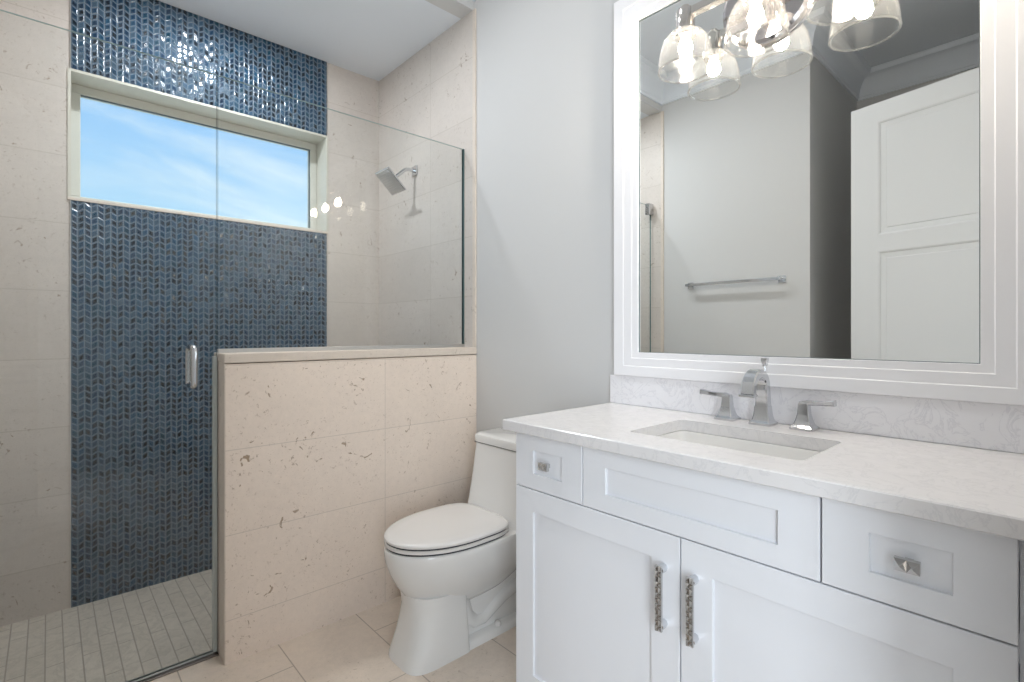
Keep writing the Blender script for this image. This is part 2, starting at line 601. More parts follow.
# ------------------------------------------------------------------ mirror wall, towel wall, doorway wall
wr = MB().box(0.0, 0.12, -0.09, 3.27, -0.16, 3.17).build('wall_right', M['paint'])
struct(wr, 'pale grey wall behind the toilet, mirror and vanity', 'wall')
MB().box(-0.008, 0.0, 2.052, YB, ZSF, ZS).build('tile_panel', M['stone_yz'], wr)
MB().box(-0.010, 0.0, YH, 2.052, 1.113, ZS, 0.002).build('edge_trim', M['stone_cap'], wr)
wl = MB().box(-2.92, XL, 1.05, 3.27, -0.16, 3.17).build('wall_left', M['paint'])
struct(wl, 'pale wall opposite the mirror that carries the towel bar, seen reflected', 'wall')
MB().box(XL, XL + 0.008, 2.052, YB, ZSF, ZS).build('tile_panel', M['stone_yz'], wl)
MB().box(XL, XL + 0.010, YH, 2.052, 0.0, ZS, 0.002).build('edge_trim', M['stone_cap'], wl)
o = MB().box(-2.92, -2.814, -0.09, 1.05, -0.16, 3.17).build('wall_rear', M['paint'])
struct(o, 'wall at the back of the dim alcove behind the door, seen reflected', 'wall')
DX0, DX1, DZ = -1.66, -0.80, 2.48
b = MB()
b.box(DX1, 0.0, -0.09, YF, -0.16, 3.17)
b.box(-3.70, DX0, -0.09, YF, -0.16, 3.17)
b.box(DX0, DX1, -0.09, YF, DZ, 3.17)
o = b.build('wall_front', M['paint'])
struct(o, 'wall with the entry doorway at the near end of the vanity', 'wall')
HX = (-3.55, -2.02, 0.35, 2.45)          # tall unseen hall window, added for fill light
b = MB()
b.box(-3.70, HX[0], -1.72, -1.6, -0.16, 3.17)
b.box(HX[1], 0.12, -1.72, -1.6, -0.16, 3.17)
b.box(HX[0], HX[1], -1.72, -1.6, -0.16, HX[2])
b.box(HX[0], HX[1], -1.72, -1.6, HX[3], 3.17)
b.box(0.0, 0.12, -1.6, -0.09, -0.16, 3.17)
b.box(-3.82, -3.70, -1.72, YF, -0.16, 3.17)
o = b.build('wall_hall', M['paint'])
struct(o, 'hall wall outside the entry doorway, behind the camera', 'wall')

# ------------------------------------------------------------------ ceilings and header
w2 = thing('fill_window', ((HX[0] + HX[1]) / 2, -1.66, HX[2]), 'tall bright hall window added for fill light, unseen behind the camera', 'window', structure=True)
b = MB()
b.box(HX[0], HX[1], -1.70, -1.64, HX[3] - 0.05, HX[3], 0.003)
b.box(HX[0], HX[1], -1.70, -1.64, HX[2], HX[2] + 0.05, 0.003)
for xx in (HX[0], HX[1] - 0.05):
    b.box(xx, xx + 0.05, -1.70, -1.64, HX[2] + 0.05, HX[3] - 0.05, 0.003)
b.build('window_frame', M['trim'], w2)
hl_ = bpy.data.lights.new('hall_fill_light', 'AREA')  # area light added as frontal fill, shines in through the doorway
hl_.shape = 'RECTANGLE'
hl_.size, hl_.size_y = HX[1] - HX[0] - 0.1, HX[3] - HX[2] - 0.1
hl_.energy = HALL_FILL_W
hl_.color = (0.87, 0.935, 1.0)
ho = bpy.data.objects.new('hall_fill_light', hl_)
COL.objects.link(ho)
ho.location = ((HX[0] + HX[1]) / 2, -1.69, (HX[2] + HX[3]) / 2)
ho.rotation_euler = (-PI / 2, 0, PI)
ho.rotation_euler = Vector((0, 1, 0)).to_track_quat('-Z', 'Z').to_euler()
o = MB().box(-3.82, 0.12, -1.72, 2.10, ZC, 3.17).build('ceiling', M['ceiling'])
struct(o, 'plain painted main ceiling above the vanity, seen reflected', 'ceiling')
o = MB().box(XL, 0.0, 2.15, YB, ZS, ZC).build('ceiling_shower', M['ceiling'])
struct(o, 'lowered grey-white ceiling over the shower', 'ceiling')
o = MB().box(XL, 0.0, 2.05, 2.15, ZS, ZC).build('wall_header', M['paint'])
struct(o, 'short wall strip above the shower opening', 'wall')

loop = [(0, 2.05), (XL, 2.05), (XL, 1.05), (-2.814, 1.05), (-2.814, YF), (0, YF)]
prof = [(0.0, 2.880), (0.014, 2.880), (0.016, 2.894), (0.022, 2.900)]
for k in range(7):
    a = k / 6 * PI / 2
    prof.append((0.022 + 0.075 * (1 - math.cos(a)), 2.900 + 0.115 * math.sin(a)))
prof += [(0.104, 3.018), (0.110, 3.034), (0.112, 3.049), (0.0, 3.049)]
b = MB()
rings = []
nL = len(loop)
for i in range(nL):
    p0, p1, p2 = (Vector(loop[(i + k) % nL]) for k in (-1, 0, 1))
    d1, d2 = (p1 - p0).normalized(), (p2 - p1).normalized()
    n1, n2 = Vector((-d1.y, d1.x)), Vector((-d2.y, d2.x))
    mi = (n1 + n2) / (1 + n1.dot(n2))
    rings.append([(p1.x + mi.x * q, p1.y + mi.y * q, z) for q, z in prof])
rings.append(rings[0])
b.loft(rings, False, False)
o = b.build('trim_2', M['ceiling'], smooth=True, angle=30)
struct(o, 'coved crown moulding round the main ceiling, seen reflected', 'moulding')

# ------------------------------------------------------------------ half wall
hw = MB().box(-1.1415, 0.0, YH, YH2, -0.10, 1.075, 0.0015).build('wall_half', M['stone_half'])
struct(hw, 'low limestone tiled half wall between toilet and shower', 'wall')
MB().box(-1.1462, 0.0, YH - 0.003, YH2 + 0.003, 1.078, 1.113, 0.004).build('cap', M['stone_cap'], hw)
MB().box(-1.1445, -1.1415, YH + 0.001, YH2 - 0.001, 0.0, 1.078, 0.001).build('edge_trim', M['stone_cap'], hw)

# ------------------------------------------------------------------ shower glass
fp = thing('glass_screen', (-0.57, GY, 1.113), 'fixed clear glass panel standing on top of the half wall', 'shower screen')


def glass_slab(x0, x1, z0, z1, y, th=0.010):
    q = MB()
    q.box(x0, x1, y - th / 2, y + th / 2, z0, z1)
    for f in q.b.faces:
        if abs(f.normal.y) < 0.5:
            f.material_index = 1
    q.b.normal_update()
    for f in q.b.faces:
        f.material_index = 0 if abs(f.normal.y) > 0.5 else (1 if abs(f.normal.x) > 0.5 else 2)
    return q


glass_slab(-1.1440, -0.013, 1.122, 2.143, GY).build('glass_panel', [M['glass'], M['glass_edge'], M['glass_top_lit']], fp)
MB().box(-1.1440, -0.010, GY - 0.009, GY + 0.009, 1.113, 1.128, 0.001).build('bottom_channel', M['steel'], fp)
MB().box(-0.013, -0.008, GY - 0.009, GY + 0.009, 1.128, 2.143, 0.001).build('wall_seal', M['glass_edge'], fp)

sd = thing('shower_door', (-1.775, GY, 0.01), 'frameless clear glass shower door left of the half wall', 'shower door')
glass_slab(-1.788, -1.1485, 0.014, 2.143, GY).build('glass_panel', [M['glass'], M['glass_edge'], M['glass_top_lit']], sd)
MB().box(-1.1605, -1.1475, GY - 0.012, GY + 0.012, 0.012, 1.100, 0.001).build('side_seal', M['seal'], sd)
MB().box(-1.782, -1.161, GY - 0.007, GY + 0.007, 0.008, 0.014).build('bottom_seal', M['seal'], sd)
for zz in (2.070, 0.012):
    MB().box(-1.806, -1.745, GY - 0.017, GY + 0.017, zz, zz + 0.085, 0.003).build('hinge', M['chrome'], sd)
hx, hz0, hz1 = -1.228, 0.985, 1.148
hd = None
for sgn in (-1, 1):
    pts = [(hx, GY + sgn * 0.005, hz1 - 0.012), (hx, GY + sgn * 0.030, hz1 - 0.012)]
    for k in range(1, 7):
        a = k / 6 * PI / 2
        pts.append((hx, GY + sgn * (0.030 + 0.018 * math.sin(a)), hz1 - 0.030 + 0.018 * math.cos(a)))
    for k in range(0, 7):
        a = k / 6 * PI / 2
        pts.append((hx, GY + sgn * (0.030 + 0.018 * math.cos(a)), hz0 + 0.030 - 0.018 * math.sin(a)))
    pts.append((hx, GY + sgn * 0.005, hz0 + 0.012))
    hd = MB().tube(pts, 0.0105).build('handle', M['chrome'], sd, smooth=True)

# ------------------------------------------------------------------ shower head
sh = thing('shower_head', (-0.008, 2.60, 2.14), 'square chrome rain shower head on a short arm from the tiled wall', 'shower head')
MB().box(-0.020, -0.008, 2.572, 2.628, 2.112, 2.168, 0.003).build('flange', M['chrome'], sh)
tilt = math.radians(43.8)
w = Vector((math.cos(tilt), 0, -math.sin(tilt)))
n = Vector((-math.sin(tilt), 0, -math.cos(tilt)))
ctr = Vector((-0.176, 2.60, 2.043))
pts = [(-0.02, 2.60, 2.140), (-0.05, 2.60, 2.140)]
for k in range(1, 7):
    a = k / 6 * tilt
    pts.append((-0.05 - 0.055 * math.sin(a), 2.60, 2.140 - 0.055 * (1 - math.cos(a))))
e = ctr - n * 0.022
pts.append(tuple(e))
MB().tube(pts, 0.0105).build('arm', M['chrome'], sh, smooth=True)
rot = Matrix((w, Vector((0, 1, 0)), n)).transposed().to_4x4()
b = MB().box(-0.077, 0.077, -0.077, 0.077, -0.012, 0.0, 0.003)
b.lathe([(0.018, -0.034), (0.026, -0.012)], (0, 0, 0), 'z', 24)
bmesh.ops.transform(b.b, matrix=Matrix.Translation(ctr) @ rot, verts=b.b.verts)
pl = b.build('spray_plate', M['chrome'], sh)
b = MB()
b.box(-0.070, 0.070, -0.070, 0.070, 0.0, 0.0012)
for i in range(9):
    for j in range(9):
        b.lathe([(0.0026, 0.0012), (0.0018, 0.0032)], (-0.056 + i * 0.014, -0.056 + j * 0.014, 0), 'z', 6)
bmesh.ops.transform(b.b, matrix=Matrix.Translation(ctr) @ rot, verts=b.b.verts)
b.build('nozzle_face', M['steel'], pl)

# ------------------------------------------------------------------ mirror
ymc = (1.158 + 0.034) / 2
mr = thing('mirror', (0.0, ymc, 1.029), 'large rectangular mirror in a stepped white frame over the vanity', 'mirror')
fo = dict(y0=0.034, y1=1.158, z0=1.029, z1=2.431)
steps = [(0.0, 0.014), (0.044, 0.030), (0.079, 0.022), (0.103, 0.015)]
# stepped profile: (inset from outer edge, distance from the wall)
prof = [(0.0, 0.001), (0.0, 0.0315), (0.002, 0.0335), (0.042, 0.0335), (0.0445, 0.0315), (0.0455, 0.0312), (0.077, 0.0312), (0.0795, 0.0292), (0.0805, 0.0290), (0.1020, 0.0290), (0.1030, 0.0280), (0.1030, 0.001)]
corners = [(fo['y0'], fo['z0'], 1, 1), (fo['y1'], fo['z0'], -1, 1), (fo['y1'], fo['z1'], -1, -1), (fo['y0'], fo['z1'], 1, -1)]
rings = [[(-q, y + sy * i_, z + sz_ * i_ * (0.85 if sz_ > 0 else 1.05)) for i_, q in prof] for y, z, sy, sz_ in corners]
rings.append(rings[0])
MB().loft(rings, False, False).build('frame', M['frame'], mr)
MB().box(-0.020, -0.010, 0.1375, 1.0545, 1.1170, 2.3220).build('mirror_glass', M['mirror'], mr)
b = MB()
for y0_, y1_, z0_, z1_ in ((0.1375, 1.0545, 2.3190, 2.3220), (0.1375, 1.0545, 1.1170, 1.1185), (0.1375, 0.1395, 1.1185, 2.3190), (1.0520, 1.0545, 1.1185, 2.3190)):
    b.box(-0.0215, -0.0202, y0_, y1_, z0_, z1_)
b.build('gap_shade', M['gasket'], mr)  # dark strip standing in for the shade of the gap inside the frame

# ------------------------------------------------------------------ vanity light
vl = thing('vanity_light', (-0.012, 0.603, 2.18), 'polished three-light fixture with clear glass shades mounted over the mirror', 'light fixture')
BZ, BX = 2.196, -0.115
MB().lathe([(0.0, -0.024), (0.121, -0.024), (0.131, -0.018), (0.135, -0.010), (0.135, 0.0)], (-0.0215, 0.603, 2.18), 'x', 56).build('backplate', M['satin'], vl, smooth=True, angle=30)
MB().tube([(-0.034, 0.603, BZ), (BX, 0.603, BZ)], 0.016).build('stem', M['nickel'], vl, smooth=True)
MB().box(BX - 0.0125, BX + 0.0125, 0.362, 0.845, BZ - 0.0125, BZ + 0.0125, 0.002).build('bar', M['nickel'], vl)
for ly in (0.820, 0.603, 0.386):
    c = (BX, ly, 0.0)
    sk = MB().lathe([(0.012, 2.224), (0.014, 2.212), (0.027, 2.210), (0.029, 2.204), (0.029, 2.150), (0.032, 2.148), (0.0335, 2.142), (0.0335, 2.128), (0.030, 2.124), (0.0, 2.124)], c, 'z', 32).build('socket', M['nickel'], vl, smooth=True, angle=30)
    for k in range(3):
        a = 2 * PI * k / 3 + 0.5
        MB().tube([(BX + 0.028 * math.cos(a), ly + 0.028 * math.sin(a), 2.135), (BX + 0.042 * math.cos(a), ly + 0.042 * math.sin(a), 2.135)], 0.0035, 10).build('thumb_screw', M['nickel'], sk, smooth=True)
    outer = [(0.031, 2.143), (0.042, 2.140), (0.055, 2.131), (0.066, 2.116), (0.0745, 2.096), (0.0800, 2.072), (0.0830, 2.046), (0.0840, 2.026)]
    inner = [(r - 0.0032, z - 0.001) for r, z in outer[::-1]]
    inner[0] = (outer[-1][0] - 0.0045, 2.023)
    SHD = MB().lathe(outer + [(0.0825, 2.0210)] + inner, c, 'z', 48, closed=True).build('glass_shade', M['shade'], vl, smooth=True, angle=60)
    ring = [(0.0820 + 0.0032 * math.cos(2 * PI * q / 10), 2.0215 + 0.0032 * math.sin(2 * PI * q / 10)) for q in range(10)]
    MB().lathe(ring, c, 'z', 48, closed=True).build('rim', M['rim'], SHD, smooth=True, angle=80)
    pf = [(0.0, 2.068)]
    for k in range(1, 9):
        a = k / 8 * PI / 2
        pf.append((0.0215 * math.sin(a), 2.0895 - 0.0215 * math.cos(a)))
    pf += [(0.0200, 2.101), (0.0150, 2.113), (0.012, 2.124)]
    MB().lathe(pf, c, 'z', 20).build('bulb', M['bulb'], vl, smooth=True)

# ------------------------------------------------------------------ vanity cabinet
XD = -0.545                                # door faces
vc = thing('vanity_cabinet', (-0.27, 0.59, 0.0), 'white shaker vanity cabinet with two doors and a row of drawers', 'cabinet')
b = MB()
b.box(-0.526, -0.003, 1.132, 1.150, 0.10, 0.888)
b.box(-0.526, -0.003, 0.026, 0.050, 0.10, 0.888)
b.box(-0.526, -0.003, 0.050, 1.132, 0.10, 0.118)
b.box(-0.020, -0.003, 0.050, 1.132, 0.118, 0.888)
b.box(-0.526, -0.508, 0.050, 1.132, 0.845, 0.888)
b.box(-0.526, -0.508, 0.050, 1.132, 0.690, 0.735)
b.box(-0.526, -0.508, 0.050, 1.132, 0.118, 0.140)
for yy in (0.312, 0.884):
    b.box(-0.526, -0.508, yy - 0.02, yy + 0.02, 0.735, 0.845)
b.box(-0.526, -0.508, 0.577, 0.617, 0.140, 0.690)
b.build('carcass', M['cabinet'], vc)
MB().box(-0.470, -0.452, 0.026, 1.150, 0.0, 0.10).build('toe_kick', M['cabinet'], vc)


def shaker(name, y0, y1, z0, z1, stile, rail):
    q = MB()
    x1 = XD + 0.0185
    rec = 0.0075
    # one welded front: outer face ring, sloped step, recessed panel
    def ring(x, iy, iz):
        return [(x, y0 + iy, z0 + iz), (x, y1 - iy, z0 + iz), (x, y1 - iy, z1 - iz), (x, y0 + iy, z1 - iz)]
    rings_ = [ring(x1, 0, 0), ring(XD + 0.0012, 0, 0), ring(XD, 0.0012, 0.0012), ring(XD, stile - 0.0006, rail - 0.0006), ring(XD + 0.0008, stile, rail), ring(XD + rec, stile + 0.0006, rail + 0.0006)]
    q.loft(rings_)
    return q.build(name, M['cabinet'], vc)


GP = 0.0018
drawers = [('drawer', 0.884, 1.149), ('drawer_front', 0.312, 0.884), ('drawer', 0.049, 0.312)]
for nm, y0, y1 in drawers:
    dr = shaker(nm, y0 + GP, y1 - GP, 0.7235, 0.884, 0.074, 0.046)
    if nm == 'drawer':
        yc, zc = (y0 + y1) / 2, 0.8035
        q = MB()
        hy, hz, xf = 0.0175, 0.0105, XD - 0.019
        # small block with a faceted, ridged face
        q.loft([[(XD - 0.009, yc - hy, zc - hz), (XD - 0.009, yc + hy, zc - hz), (XD - 0.009, yc + hy, zc + hz), (XD - 0.009, yc - hy, zc + hz)],
                [(xf, yc - hy, zc - hz), (xf, yc + hy, zc - hz), (xf, yc + hy, zc + hz), (xf, yc - hy, zc + hz)]], True, False)
        for k in range(2):
            ya, yb = yc - hy + k * hy, yc + k * hy
            ps = [(xf, ya, zc - hz), (xf, yb, zc - hz), (xf, yb, zc + hz), (xf, ya, zc + hz)]
            V = [q.b.verts.new(p) for p in ps] + [q.b.verts.new((xf - 0.008, (ya + yb) / 2, zc))]
            for a, c_ in ((0, 1), (1, 2), (2, 3), (3, 0)):
                q.b.faces.new((V[a], V[c_], V[4]))
        q.box(XD + 0.0075, XD - 0.009, yc - 0.006, yc + 0.006, zc - 0.006, zc + 0.006)
        q.build('knob', M['pull'], dr)
for y0, y1, hy_ in ((0.597, 1.149, 0.637), (0.049, 0.597, 0.560)):
    dr = shaker('door', y0 + GP, y1 - GP, 0.103, 0.7205, 0.074, 0.066)
    za, zb, hw_ = 0.502, 0.652, 0.0085
    xb, xf = XD - 0.022, XD - 0.028
    q = MB()
    q.loft([[(x, hy_ + s_ * hw_, z) for x, s_ in ((xb, -1), (xb, 1))] + [(xf, hy_ + hw_, z), (xf, hy_ - hw_, z)] for z in (za, zb)])
    nr = 12
    for i in range(nr):
        for k in range(2):
            z0_, z1_ = za + (zb - za) * i / nr, za + (zb - za) * (i + 1) / nr
            ya, yb = hy_ - hw_ + k * hw_, hy_ + k * hw_
            V = [q.b.verts.new(p) for p in ((xf, ya, z0_), (xf, yb, z0_), (xf, yb, z1_), (xf, ya, z1_))]
            off = 0.25 if (i + k) % 2 else 0.75
            V.append(q.b.verts.new((xf - 0.0065, (ya + yb) / 2, z0_ + (z1_ - z0_) * off)))
            for a, c_ in ((0, 1), (1, 2), (2, 3), (3, 0)):
                q.b.faces.new((V[a], V[c_], V[4]))
    hdl = q.build('handle', M['pull'], dr)
    for zz in (za + 0.010, zb - 0.010):
        MB().lathe([(0.0105, 0.0), (0.0105, 0.018), (0.009, 0.0225)], (XD - 0.0225, hy_, zz), 'x', 8).build('post', M['chrome'], hdl)

# ------------------------------------------------------------------ countertop with sink cut-out
ct = thing('countertop', (-0.29, 0.606, 0.889), 'white veined quartz countertop on top of the vanity cabinet', 'countertop')
HX0, HX1, HY0, HY1 = -0.448, -0.166, 0.374, 0.806


def hole_loop(inset, rad, nseg=6):
    pts_ = []
    x0, x1, y0, y1 = HX0 + inset, HX1 - inset, HY0 + inset, HY1 - inset
    for cx_, cy_, a0 in ((x1 - rad, y1 - rad, 0), (x0 + rad, y1 - rad, 1), (x0 + rad, y0 + rad, 2), (x1 - rad, y0 + rad, 3)):
        for k in range(nseg + 1):
            a = (a0 + k / nseg) * PI / 2
            pts_.append((cx_ + rad * math.cos(a), cy_ + rad * math.sin(a)))
    return pts_


OX0, OX1, OY0, OY1 = -0.572, -0.001, 0.026, 1.179
hl = hole_loop(0, 0.018)
ol = []
for i, (px, py) in enumerate(hl):
    k = i // 7
    tcx, tcy = ((OX1, OY1), (OX0, OY1), (OX0, OY0), (OX1, OY0))[k]
    ol.append((tcx, tcy))
b = MB()
zt, zb = 0.921, 0.889
bev = 0.0025


def L(pts_, z):
    return [b.b.verts.new((x, y, z)) for x, y in pts_]


def octo(inset, z):
    return [b.b.verts.new((x, y, z)) for x, y in ((OX1 - inset, OY1 - inset), (OX0 + inset, OY1 - inset), (OX0 + inset, OY0 + inset), (OX1 - inset, OY0 + inset))]


ht, hb = L(hl, zt), L(hl, zb)
ot, om, ob2, ob = octo(bev, zt), octo(0, zt - bev), octo(0, zb + bev), octo(bev, zb)
nh = len(hl)
for outer_, inner_ in ((ot, ht), (ob, hb)):
    for k in range(4):
        for j in range(6):
            i = k * 7 + j
            b.b.faces.new((outer_[k], inner_[i], inner_[i + 1]))
        i = k * 7 + 6
        b.b.faces.new((outer_[k], inner_[i], inner_[(i + 1) % nh], outer_[(k + 1) % 4]))
for i in range(nh):
    j = (i + 1) % nh
    b.b.faces.new((ht[i], ht[j], hb[j], hb[i]))
for A, B_ in ((ot, om), (om, ob2), (ob2, ob)):
    for k in range(4):
        j = (k + 1) % 4
        b.b.faces.new((A[k], A[j], B_[j], B_[k]))
b.build('slab', M['quartz'], ct)
o = MB().box(-0.021, -0.001, 0.026, 1.184, 0.9212, 1.028, 0.002).build('backsplash', M['quartz_wall'], origin=(-0.01, 0.6, 0.9212))
tag(o, 'low white quartz backsplash strip between countertop and mirror frame', 'backsplash')

sk = thing('sink', (-0.307, 0.59, 0.75), 'white rectangular undermount sink set into the countertop', 'sink')
b = MB()
rings = []
for ins, rad, z in ((-0.030, 0.03, 0.888), (0.003, 0.030, 0.888), (0.006, 0.030, 0.880), (0.012, 0.034, 0.800), (0.022, 0.040, 0.772), (0.045, 0.045, 0.760), (0.11, 0.028, 0.756)):
    rings.append([(x, y, z) for x, y in hole_loop(ins, rad)])
b.loft(rings, False, True)
rings = [[(x, y, z) for x, y in hole_loop(ins, rad)] for ins, rad, z in ((-0.030, 0.03, 0.888), (-0.030, 0.03, 0.876), (-0.006, 0.03, 0.870), (0.0, 0.034, 0.79), (0.02, 0.045, 0.750), (0.11, 0.028, 0.744))]
b.loft(rings, False, True)
b.build('basin', M['porcelain'], sk, smooth=True, angle=35)
MB().lathe([(0.0, 0.002), (0.016, 0.002), (0.021, 0.004), (0.026, 0.003), (0.027, 0.0)], (-0.307, 0.59, 0.757), 'z', 28).build('drain', M['chrome'], sk, smooth=True)

# ------------------------------------------------------------------ faucet
fc = thing('faucet', (-0.062, 0.602, 0.921), 'chrome widespread faucet with arched spout and two lever handles behind the sink', 'faucet')
b = MB()
fx, fy = -0.066, 0.602
b.rects(fx, fy, [(0.9212, 0.031, 0.031), (0.9275, 0.031, 0.031), (0.930, 0.028, 0.028), (0.934, 0.0235, 0.0245), (0.945, 0.0205, 0.0215), (0.960, 0.0185, 0.0195), (0.975, 0.0175, 0.0185)])
pts, wd, tk = [], [], []
for z, x_, w_, t_ in ((0.970, 0.0, 0.036, 0.034), (0.985, 0.0, 0.035, 0.033), (1.005, -0.001, 0.034, 0.032), (1.025, -0.003, 0.033, 0.030)):
    pts.append((fx + x_, fy, z)); wd.append(w_); tk.append(t_)
R0 = 0.048
for k in range(1, 12):
    a = k / 11 * math.radians(172)
    pts.append((fx - 0.003 - R0 + R0 * math.cos(a), fy, 1.030 + 0.042 * math.sin(a)))
    wd.append(0.033 + 0.003 * k / 11); tk.append(0.029 - 0.008 * k / 11)
pts.append((fx - 0.003 - 2 * R0 - 0.003, fy, 1.016)); wd.append(0.037); tk.append(0.023)
b.sweep(pts, (0, 1, 0), wd, tk)
b.box(pts[-1][0] - 0.016, pts[-1][0] + 0.014, fy - 0.021, fy + 0.021, 1.009, 1.017, 0.002)
sp = b.build('spout', M['chrome'], fc)
b = MB()
b.tube([(fx + 0.012, fy, 1.030), (fx + 0.012, fy, 1.094)], 0.0032, 10)
b.rects(fx + 0.012, fy, [(1.090, 0.005, 0.005), (1.096, 0.0065, 0.0065), (1.110, 0.0085, 0.0085), (1.114, 0.0085, 0.0085)])
b.build('lift_rod', M['chrome'], sp)
for sgn, hy_ in ((1, 0.710), (-1, 0.494)):
    b = MB()
    hx_ = -0.062
    b.rects(hx_, hy_, [(0.9212, 0.030, 0.030), (0.9275, 0.030, 0.030), (0.930, 0.027, 0.027), (0.934, 0.0225, 0.0225), (0.945, 0.0185, 0.0185), (0.962, 0.0145, 0.0145), (0.980, 0.0130, 0.0130), (0.992, 0.0125, 0.0125), (0.998, 0.0105, 0.0105)])
    hb_ = b.build('handle', M['chrome'], fc)
    b = MB()
    b.sweep([(hx_, hy_ - sgn * 0.008, 0.9905), (hx_, hy_ + sgn * 0.010, 0.9955), (hx_ - 0.003, hy_ + sgn * 0.030, 0.9965), (hx_ - 0.007, hy_ + sgn * 0.052, 0.9985), (hx_ - 0.011, hy_ + sgn * 0.078, 1.0015)], (1, 0, 0), [0.021, 0.023, 0.019, 0.019, 0.023], [0.012, 0.015, 0.012, 0.012, 0.016])
    b.build('lever', M['chrome'], hb_)

# ------------------------------------------------------------------ toilet
TY = 1.632
to = thing('toilet', (-0.36, TY, 0.0), 'white one-piece elongated toilet beside the half wall', 'toilet')


def egg(xf, xb, hw_, z, yc=TY, n=44, pf=2.0, pb=2.6, mid=0.46):
    """egg outline: pointed front at xf, blunter back at xb; widest at mid"""
    xm = xf + (xb - xf) * mid
    out_ = []
    for k in range(n):
        a = 2 * PI * k / n
        ca, sa = math.cos(a), math.sin(a)
        if ca < 0:
            p_ = pf
            rx = xm - xf
        else:
            p_ = pb
            rx = xb - xm
        x = xm + math.copysign(abs(ca) ** (2 / p_), ca) * rx
        y = yc + math.copysign(abs(sa) ** (2 / p_), sa) * hw_
        out_.append((x, y, z))
    return out_


b = MB()
# bowl, rim down to its tucked underside
b.loft([egg(-0.585, -0.20, 0.070, 0.150, pb=3), egg(-0.612, -0.16, 0.100, 0.185, pb=3), egg(-0.646, -0.12, 0.128, 0.225, pb=3.5), egg(-0.676, -0.09, 0.152, 0.268, pb=4), egg(-0.700, -0.07, 0.172, 0.315, pb=4.5),
        egg(-0.712, -0.06, 0.182, 0.352, pb=5), egg(-0.716, -0.06, 0.186, 0.385, pb=5), egg(-0.716, -0.06, 0.186, 0.398, pb=5), egg(-0.713, -0.06, 0.183, 0.406, pb=5), egg(-0.704, -0.07, 0.174, 0.409, pb=5)])
# front pedestal, rounded in front, squared off behind, flaring to the floor
b.loft([egg(-0.690, -0.440, 0.114, 0.0, TY - 0.016, pf=4.0, pb=12, mid=0.62), egg(-0.688, -0.440, 0.113, 0.015, TY - 0.016, pf=4.0, pb=12, mid=0.62), egg(-0.664, -0.441, 0.110, 0.08, TY - 0.012, pf=3.3, pb=12, mid=0.62), egg(-0.650, -0.442, 0.107, 0.14, TY - 0.007, pf=2.7, pb=12, mid=0.62),
        egg(-0.643, -0.443, 0.108, 0.19, TY - 0.004, pf=2.4, pb=12, mid=0.62), egg(-0.650, -0.444, 0.116, 0.235, pf=2.2, pb=10, mid=0.62)])
# recessed core behind the pedestal, foot plate, and the trapway bulging out of the core
b.loft([egg(-0.50, -0.06, h_, z, pf=6, pb=6) for z, h_ in ((0.0, 0.084), (0.10, 0.080), (0.22, 0.078), (0.34, 0.090))])
b.loft([egg(-0.50, -0.10, 0.124, 0.0, pf=9, pb=7), egg(-0.50, -0.10, 0.123, 0.020, pf=9, pb=7), egg(-0.50, -0.11, 0.112, 0.030, pf=9, pb=7)])
for sg in (-1, 1):
    yy = TY + sg * 0.058
    b.tube([(-0.47, yy, 0.20), (-0.44, yy, 0.15), (-0.42, yy, 0.10), (-0.385, yy, 0.068), (-0.34, yy, 0.066), (-0.29, yy, 0.092), (-0.24, yy, 0.118), (-0.18, yy, 0.135), (-0.12, yy, 0.14), (-0.08, yy, 0.10)],
           [0.040, 0.038, 0.035, 0.034, 0.034, 0.035, 0.037, 0.038, 0.038, 0.034], 16)
b.build('bowl', M['porcelain'], to, smooth=True, angle=50)
for sg in (-1, 1):
    MB().lathe([(0.013, 0.0), (0.013, 0.008), (0.009, 0.015), (0.0, 0.018)], (-0.290, TY + sg * 0.104, 0.029), 'z', 18).build('bolt_cap', M['seat'], to, smooth=True)
    q = MB().lathe([(0.0, 0.0), (0.020, 0.0), (0.022, sg * 0.002), (0.019, sg * 0.005), (0.0, sg * 0.003)], (-0.228, TY + sg * 0.0815, 0.252), 'y', 20)
    q.build('side_opening', M['clay'], to, smooth=True)


def tank_ring(xf, xb, hw_, z, r):
    out_ = []
    for cx_, cy_, a0, rr in ((xb - 0.006, TY + hw_ - 0.006, 0, 0.006), (xf + r, TY + hw_ - r, 1, r), (xf + r, TY - hw_ + r, 2, r), (xb - 0.006, TY - hw_ + 0.006, 3, 0.006)):
        for k in range(7):
            a = (a0 + k / 6) * PI / 2
            out_.append((cx_ + rr * math.cos(a), cy_ + rr * math.sin(a), z))
    return out_


MB().loft([tank_ring(-0.278, -0.02, 0.178, 0.392, 0.05), tank_ring(-0.256, -0.02, 0.180, 0.412, 0.05), tank_ring(-0.240, -0.018, 0.183, 0.45, 0.045), tank_ring(-0.216, -0.015, 0.181, 0.56, 0.04), tank_ring(-0.196, -0.012, 0.179, 0.698, 0.04)]).build('tank', M['porcelain'], to, smooth=True, angle=50)
MB().loft([tank_ring(-0.195, -0.014, 0.178, 0.701, 0.04), tank_ring(-0.200, -0.009, 0.183, 0.703, 0.042), tank_ring(-0.201, -0.009, 0.184, 0.727, 0.042), tank_ring(-0.198, -0.012, 0.181, 0.735, 0.042), tank_ring(-0.186, -0.02, 0.170, 0.739, 0.04)]).build('tank_lid', M['porcelain'], to, smooth=True, angle=50)
MB().box(-0.190, -0.02, TY - 0.172, TY + 0.172, 0.696, 0.702).build('lid_gap', M['gap_dark'], to)
SXF, SXB, SW = -0.714, -0.252, 0.184


